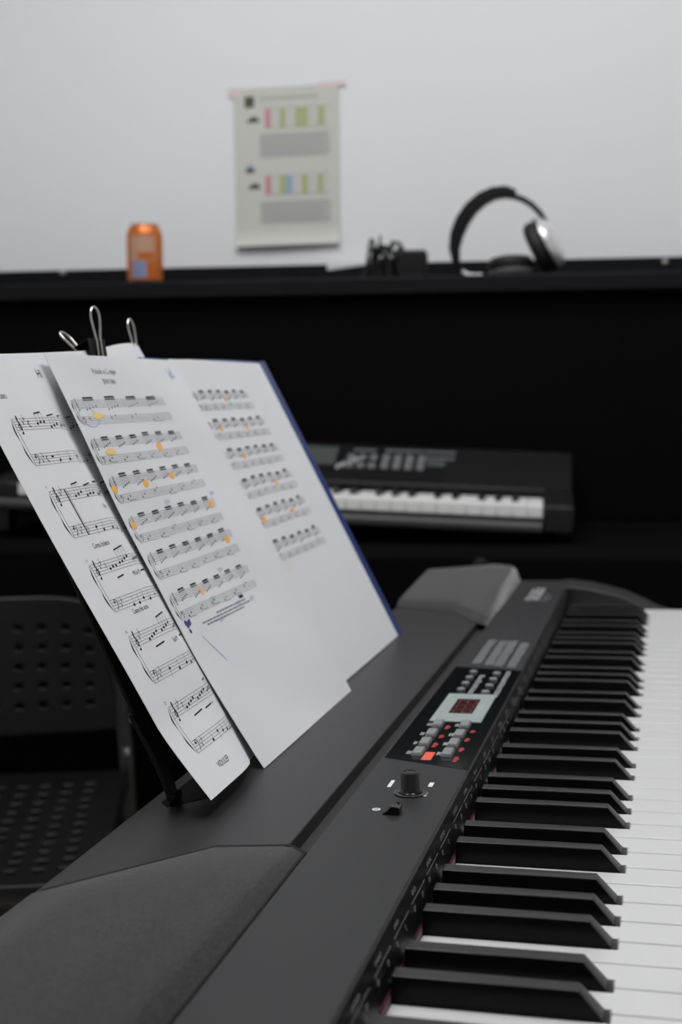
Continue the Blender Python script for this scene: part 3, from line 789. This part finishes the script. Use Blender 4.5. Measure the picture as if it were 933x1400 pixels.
# ---- sheet A (single page clipped at the left)
shA = sheet(pA, 0, 210, 8, 297.5, 'sheet_music', 'single sheet music page with large staves clipped at the far left of the rest', tops=lambda a: 8.5*(max(0, a)/180.)**1.3)
k = Ink(pA)
ts = [254.6, 206.6, 157.4, 110.3, 63.6]
g = 1.85
for si, t1 in enumerate(ts):
    tl = [t1 - g*i for i in range(5)]; bl = [t1-23.6 - g*i for i in range(5)]
    s0 = 27 - si*.9
    for t in tl+bl: k.line(s0, t, 192, t, .22, 1)
    k.line(s0, t1, s0, t1-31.2 + .2, .35)
    k.brace(s0-1.0, t1-31.2, t1, 2.7)
    tb = tl[4]; bb = bl[4]
    k.treble(s0+5, tb, g); k.bass(s0+5, bb, g)
    for d in (0, 1):                                   # key signature flats
        for (tt) in (tb+2*g+d*1.5*g, bb+1*g+d*1.5*g):
            a = s0+10.5+d*2.6; k.line(a, tt-.3*g, a, tt+2*g, .3); k.poly([(a, tt+.7*g), (a+.9*g*.7, tt+.6*g), (a, tt-.3*g)], .35)
    x = s0+17
    if si == 0:
        for tt in (tb, bb): k.poly([(x+1.6, tt+2.8*g), (x, tt+3.0*g), (x-1, tt+2*g), (x, tt+1*g), (x+1.6, tt+1.2*g)], .55); k.line(x+.4, tt+.6*g, x+.4, tt+3.4*g, .25)
        k.line(x+6, bb+2.6*g, x+9.2, bb+2.6*g, 1.1)
        x += 6
    if si == 1:
        k.line(x+1, t1, x+1, bb, 1.3); k.line(x+2.8, t1, x+2.8, bb, .3)
        for tt in (tb, bb): k.dot(x+4.4, tt+1.5*g, .45); k.dot(x+4.4, tt+2.5*g, .45)
        x += 6
    # notes
    rr = random.Random(31+si)
    nx = x+5
    if si in (2, 4): flag_rest(k, x+1, tb+2.4*g, g)
    while nx < 180:
        n = rr.choice((3, 4)); sp_ = 4.3
        h0 = rr.choice((.5, 1, 1.5, 2)); up_ = rr.random() < .6; hs = []
        for j in range(n):
            h = h0 + j*.5*rr.choice((1, 1, .5)); hs.append(h)
            k.dot(nx+j*sp_, tb+h*g, 1.3, .95)
        if up_:
            ttop = tb+(max(hs)+3.2)*g
            for j in range(n): k.line(nx+j*sp_+1.0, tb+hs[j]*g, nx+j*sp_+1.0, ttop+j*.5, .25)
            k.line(nx+.9, ttop, nx+(n-1)*sp_+1.1, ttop+(n-1)*.5, .95)
        else:
            k.line(nx+2, tb-2.6*g, nx+(n-1)*sp_+3, tb-2.6*g+.8, 1.0)
        nx += n*sp_+rr.choice((2, 3.5))
    nx = x+9
    while nx < 182:
        h = rr.choice((0, .5, 1.0, 2, 3, -1)); k.dot(nx, bb+h*g, 1.35, 1.0)
        k.line(nx+1.0, bb+h*g, nx+1.0, bb+(h+3)*g, .25) if h < 2 else k.line(nx-1.0, bb+h*g, nx-1.0, bb+(h-3)*g, .25)
        nx += rr.choice((8, 12.5))
    k.line(120, t1, 120, tb, .3); k.line(120, bb+4*g, 120, bb, .3)
    if si: k.text(str(si*5+1), s0-2, t1+2.2, 2.0, 1)
k.text('HI', 87, 283, 6.6, 0, sx=.8); k.text('LERO', 27, 268.4, 2.9, 0, sx=.85)
k.text('Dóm', 82, 190.3, 3.2, 0, sx=.8); k.text('Como bolero', 41, 166.4, 3.7, 0, sx=.8)
k.text('Mi b M', 71, 143.2, 3.4, 0, sx=.8); k.text('Como his amo', 44, 121.2, 3.5, 0, sx=.8)
k.text('Sol M', 74, 95.8, 3.4, 0, sx=.8)
k.text('VIDULEP', 33, 18.5, 4.0, 0, sx=.85)
k.build('printed_music', [M['ink'], mat('fine_ink', (.06, .06, .065), .8, spec=.2)], shA, smooth=0, recalc=False)

# ---- dense systems of the two folder pages
def dense(k, s0, s1, t1, ht, ng, hseed, bass_right=0):
    rr = random.Random(hseed); g = 1.35
    tl = [t1-g*i for i in range(5)]; bb = t1-ht; bl = [bb+g*i for i in range(5)]
    for t in tl+bl: k.line(s0, t, s1, t, .26, 1)
    k.line(s0, t1, s0, bb, .4); k.brace(s0-.8, bb, t1, 2.2)
    k.treble(s0+4, tl[4], g, w=.35); k.bass(s0+4, bb, g, w=.35)
    st = (s1-s0-12)/ng
    for j in range(ng):
        x = s0+11+j*st; h0 = rr.choice((0, .5, 1)); n = 4; w = st*.62
        top = t1+1.6+rr.choice((-.6, 0, .5))
        k.line(x+w*.25, top, x+w*1.0, top+.2, 1.25); k.line(x+w*.25, top-1.6, x+w*1.0, top-1.4, .8)
        for i in range(n):
            xx = x+w*.25+i*w*.25; hh = tl[4]+(h0+i*.6-1.2)*g
            k.dot(xx-.6, hh, .85, .65); k.line(xx, hh, xx, top, .3, 1)
        # sustained left hand notes
        hb = bb+rr.choice((.5, 1, 1.5, 3))*g
        k.dot(x+w*.1, hb, .95, .7); k.line(x+w*.1+.8, hb, x+w*.1+.8, hb+3.2*g, .28, 1)
        k.dot(x+w*.45, hb+1.2*g, .85, .65); k.line(x+w*.45+.7, hb+1.2*g, x+w*.45+.7, hb+3.8*g, .25, 1)
        k.line(x+w*.1, hb-1.2, x+w*.9, hb-1.5, .35, 1)
        if j % 2: k.line(x+st-.8, t1, x+st-.8, tl[4], .28, 1); k.line(x+st-.8, bl[4], x+st-.8, bb, .28, 1)
B1S = [(7, 151), (7.5, 152), (8, 152), (8.5, 152), (8.5, 152), (9, 150)]
B1T = [264.5, 236.0, 208.5, 180.0, 153.5, 124.0]
shB1 = sheet(pB1, 0, 212, 0, 298, 'sheet_music', 'titled sheet music page with yellow highlighter marks, front left of the blue folder')
k = Ink(pB1)
k.text('Prelude in C major', 74, 284.0, 4.4, 2, 'CENTER', sx=.8); k.text('BWV 846', 75, 276.2, 4.4, 2, 'CENTER', sx=.8)
for (s0, s1), t1, sd, ng in zip(B1S, B1T, range(6), (4, 6, 6, 6, 6, 6)): dense(k, s0, s1, t1, 17.5, ng, 100+sd)
for j, (a, c) in enumerate(((52, 130), (34, 132), (38, 100))):
    for tt in (): pass
k.text('first edition copy reading for keyboard study', 48, 100.6, 1.9, 2, sx=.8) if False else None
rr = random.Random(5)
for row, (a0, a1, t) in enumerate(((62, 118, 101.5), (34, 122, 99.0), (40, 110, 96.8))):
    a = a0
    while a < a1:
        w = rr.uniform(1.5, 5); k.line(a, t, a+w, t, 1.0, 2); a += w+1.0
k.line(110, 104.6, 118, 104.6, 2.4, 0)
k.build('printed_music', [M['ink'], M['staff'], M['inkgrey']], shB1, smooth=0, recalc=False)
for a, t, w, h, mi in ((34, 253, 20, 5, 0), (27, 226.5, 17, 5, 0), (106, 226.5, 11, 7, 1), (8, 201, 9, 6, 1), (56, 201, 9, 6, 1), (102, 203.5, 8, 6, 1), (143, 176, 9, 7, 1), (10.5, 175, 8, 6, 1), (140, 147, 10, 7, 1), (57, 119, 5, 7, 1)):
    rq = random.Random(int(a*7+t)); pts = []
    for q in range(9):
        an = 2*PI*q/9; pts.append((a+w/2*math.cos(an)*rq.uniform(.75, 1.1), t+h/2*math.sin(an)*rq.uniform(.75, 1.1)))
    k = Ink(pB1, .2); k.q(pts, 0); k.build('highlighter_mark', M['orangehl'] if mi else M['yellow'], shB1, smooth=0, recalc=False)
k = Ink(pB1, .2)
k.poly([(20+13*math.cos(q*.35), 252+7*math.sin(q*.35)) for q in range(19)], .5, 0)
k.poly([(184, 290), (188, 280), (192, 289), (187, 284), (195, 282), (190, 291)], 1.1, 0)
for a, t in ((150, 183), (70, 184), (64, 110), (100, 127), (100, 100), (126, 99), (60, 95)): k.poly([(a, t+3), (a+2.5, t-1), (a+4, t+3), (a+7, t), (a+8, t+3)], .7, 0)
for q in range(7):
    rq = random.Random(q); k.dot(14+rq.uniform(-4, 4), 101+rq.uniform(-4, 4), rq.uniform(1, 2.4), mi=1)
k.poly([(24, 92), (30, 84), (36, 76), (40, 70)], .6, 0)
k.build('pen_marks', [M['bluepen'], M['purple']], shB1, smooth=0, recalc=False)

shB2 = sheet(pB2, -14, 210.5, .5, 296.5, 'sheet_music', 'untitled sheet music page on the right inside the blue folder')
k = Ink(pB2)
for i, t1 in enumerate((265.5, 238.5, 211.5, 184.5, 157.5, 127.0)): dense(k, 2, 131 if i == 0 else 141, t1, 16.0, 6, 300+i)
k.build('printed_music', [M['ink'], M['staff']], shB2, smooth=0, recalc=False)
for a, t, w, h in ((68, 259, 7, 5), (25, 232, 8, 5), (88, 231.5, 7, 5), (46, 205, 9, 6), (91, 177, 8, 5), (2, 149.5, 7, 5), (20, 148.5, 9, 7), (95, 148.5, 14, 4), (5, 121, 9, 6)):
    rq = random.Random(int(a*5+t)); pts = []
    for q in range(9):
        an = 2*PI*q/9; pts.append((a+w/2*math.cos(an)*rq.uniform(.75, 1.1), t+h/2*math.sin(an)*rq.uniform(.75, 1.1)))
    k = Ink(pB2, .2); k.q(pts, 0); k.build('highlighter_mark', M['orangehl'], shB2, smooth=0, recalc=False)
k = Ink(pB2, .2); k.poly([(14, 108), (20, 101), (26, 110), (30, 116)], .9); k.poly([(24, 100), (30, 109), (34, 115)], .8)
k.build('pencil_squiggle', mat('pale_yellow_mark', (.74, .68, .48), .8), shB2, smooth=0, recalc=False)

# blue folder behind the two pages
pF = Page((-233, 489, 25.6), .4539, -.0088, lambda s, t: -1.7 - 4.2*smooth((130-s)/130))
mb = MB(); mb.grid(lambda a, t, kk: pF.p(a, t, -1.2 if kk else 0), [-60+i*(60+227)/24. for i in range(25)], [0+i*299/12. for i in range(13)], thick=True)
fo = mb.build('folder', M['folder'], None, smooth=40); fo.matrix_world = pF.mw()
tag(fo, 'blue plastic folder open behind the two highlighted sheet music pages', 'folder')
mb = MB(); mb.grid(lambda a, t, kk: pF.p(a, t, 1.6 if kk else .2), [212.5, 227], [0+i*299/12. for i in range(13)], thick=True); mb.build('folder_edge', M['folder'], fo)

# plain sheet clipped behind
shC = sheet(pC, 78, 288, 26, 316, 'paper_sheet', 'plain white sheet behind the others, only its top corner showing by the clips', tops=lambda a: 2.5 - 7.5*max(0, (285-a)/70.)**1.6)

# music rest
RD = -19
mr = thing('music_rest', 'black music rest leaning back on the stage piano behind the sheets', 'music stand', pA.mw())
def rp(a, t, off=0): return pA.e1*a + pA.e2*t + pA.n*(RD+off)
outl = [(19, 33), (26, 95), (33, 136), (40, 174), (52, 270), (62, 288), (80, 294), (500, 294), (518, 288), (530, 270), (545, 174), (560, 33)]
mb = MB(); n = len(outl)
mb.add([rp(a, t, 0) for a, t in outl] + [rp(a, t, -3) for a, t in outl], [tuple(range(n)), tuple(range(2*n-1, n-1, -1))] + [(i, i+n, (i+1) % n + n, (i+1) % n) for i in range(n)])
mb.build('rest_plate', M['rest'], mr, bevel=.8)
for a0, sg in ((19, 1), (549, 1)):
    base = Vector((-254, 163+a0+3, ZT)) - pA.o
    mb = MB(); pth = [rp(a0+5, 70, -1.5), rp(a0+4.5, 45, -1.5), rp(a0+4, 28, -2.5), rp(a0+4, 16, -5), Vector((base.x+2, a0+4.5, 7)), Vector((base.x, a0+5, .3))]
    vs = []; fs = []; w = 5
    for q in pth:
        for dx, dy in ((-1.8, -w), (1.8, -w), (1.8, w), (-1.8, w)): vs.append(q+Vector((dx, dy, 0)))
    for i in range(len(pth)-1):
        for kk in range(4):
            l = (kk+1) % 4; fs.append((i*4+kk, i*4+l, (i+1)*4+l, (i+1)*4+kk))
    fs += [(3, 2, 1, 0), tuple((len(pth)-1)*4+kk for kk in range(4))]
    mb.add(vs, fs); mb.build('rest_leg', M['rest'], mr, bevel=.6, smooth=60)

# binder clips
def clip(name_label, sc_, tc_, d0, width, hand1, hand2, body_h=14):
    org = pA.at(sc_, tc_, d0)
    c = thing('binder_clip', name_label, 'clip', pf(*org), 'binder clips on the music rest')
    def L(a, t, d): return pA.e1*a + pA.e2*t + pA.n*d
    h = width/2; mb = MB()
    pr_ = [(-.8, -body_h), (0, -body_h), (5.5, 0), (-7.5, 0), (-2.8, -body_h), (-2, -body_h), (-6.3, -1.0), (4.3, -1.0)]
    # sprung body: triangle tube open at the mouth
    outer = [(.2, -body_h), (5.5, 0), (-7.5, 0), (-2.6, -body_h)]; inner = [(-.6, -body_h), (4.2, -1.), (-6.2, -1.), (-1.8, -body_h)]
    vs = []
    for a in (-h, h):
        vs += [L(a, t, d) for d, t in outer] + [L(a, t, d) for d, t in inner]
    fs = []
    for i in range(3):
        fs += [(i, i+1, 8+i+1, 8+i), (4+i, 8+4+i, 8+5+i, 5+i)]
        for o_ in (0, 8): fs.append((o_+i, o_+4+i, o_+5+i, o_+i+1))
    fs += [(0, 8, 12, 4), (3, 7, 15, 11)]
    mb.add(vs, fs); mb.build('clip_body', M['clip'], c, bevel=.3)
    for hd in (hand1, hand2):
        if not hd: continue
        base_d, base_t, tip_d, tip_t, ds, w0, w1 = hd
        def lp(q, a): return L(a + ds*q, base_t+(tip_t-base_t)*q, base_d+(tip_d-base_d)*q)
        pts = [lp(0, -w0*1.6), lp(.03, -w0), lp(.35, -w0*.9), lp(.6, -w1*.8), lp(.8, -w1), lp(.93, -w1*.75), lp(1, 0), lp(.93, w1*.75), lp(.8, w1), lp(.6, w1*.8), lp(.35, w0*.9), lp(.03, w0), lp(0, w0*1.6)]
        mb = MB(); mb.tube(spline(pts, 5), .85, 8); mb.build('wire_handle', M['steel'], c, smooth=60)
clip('black binder clip on the sheet top with one wire handle raised and one folded back', 190, 312, 1.5, 27, (1.2, -14, 15.5, 20, 0, 3.6, 7.0), (-7.5, -12, -15.5, 18, 0, 3.6, 6.0))
clip('binder clip at the right, behind the plain sheet corner, one wire loop showing', 281, 311, -10, 18, (1.5, -11, 12, 26, 4, 2.8, 5.5), None, body_h=12)

# ------------------------------------------------------------------ light and colour
w = bpy.data.worlds.new('world'); SC.world = w; w.use_nodes = True
bg = w.node_tree.nodes['Background']; bg.inputs[0].default_value = (.8, .85, .9, 1); bg.inputs[1].default_value = .3
SC.view_settings.view_transform = 'Standard'; SC.view_settings.look = 'None'
SC.view_settings.exposure = -0.1; SC.view_settings.gamma = 1.0
SC.view_settings.use_curve_mapping = False
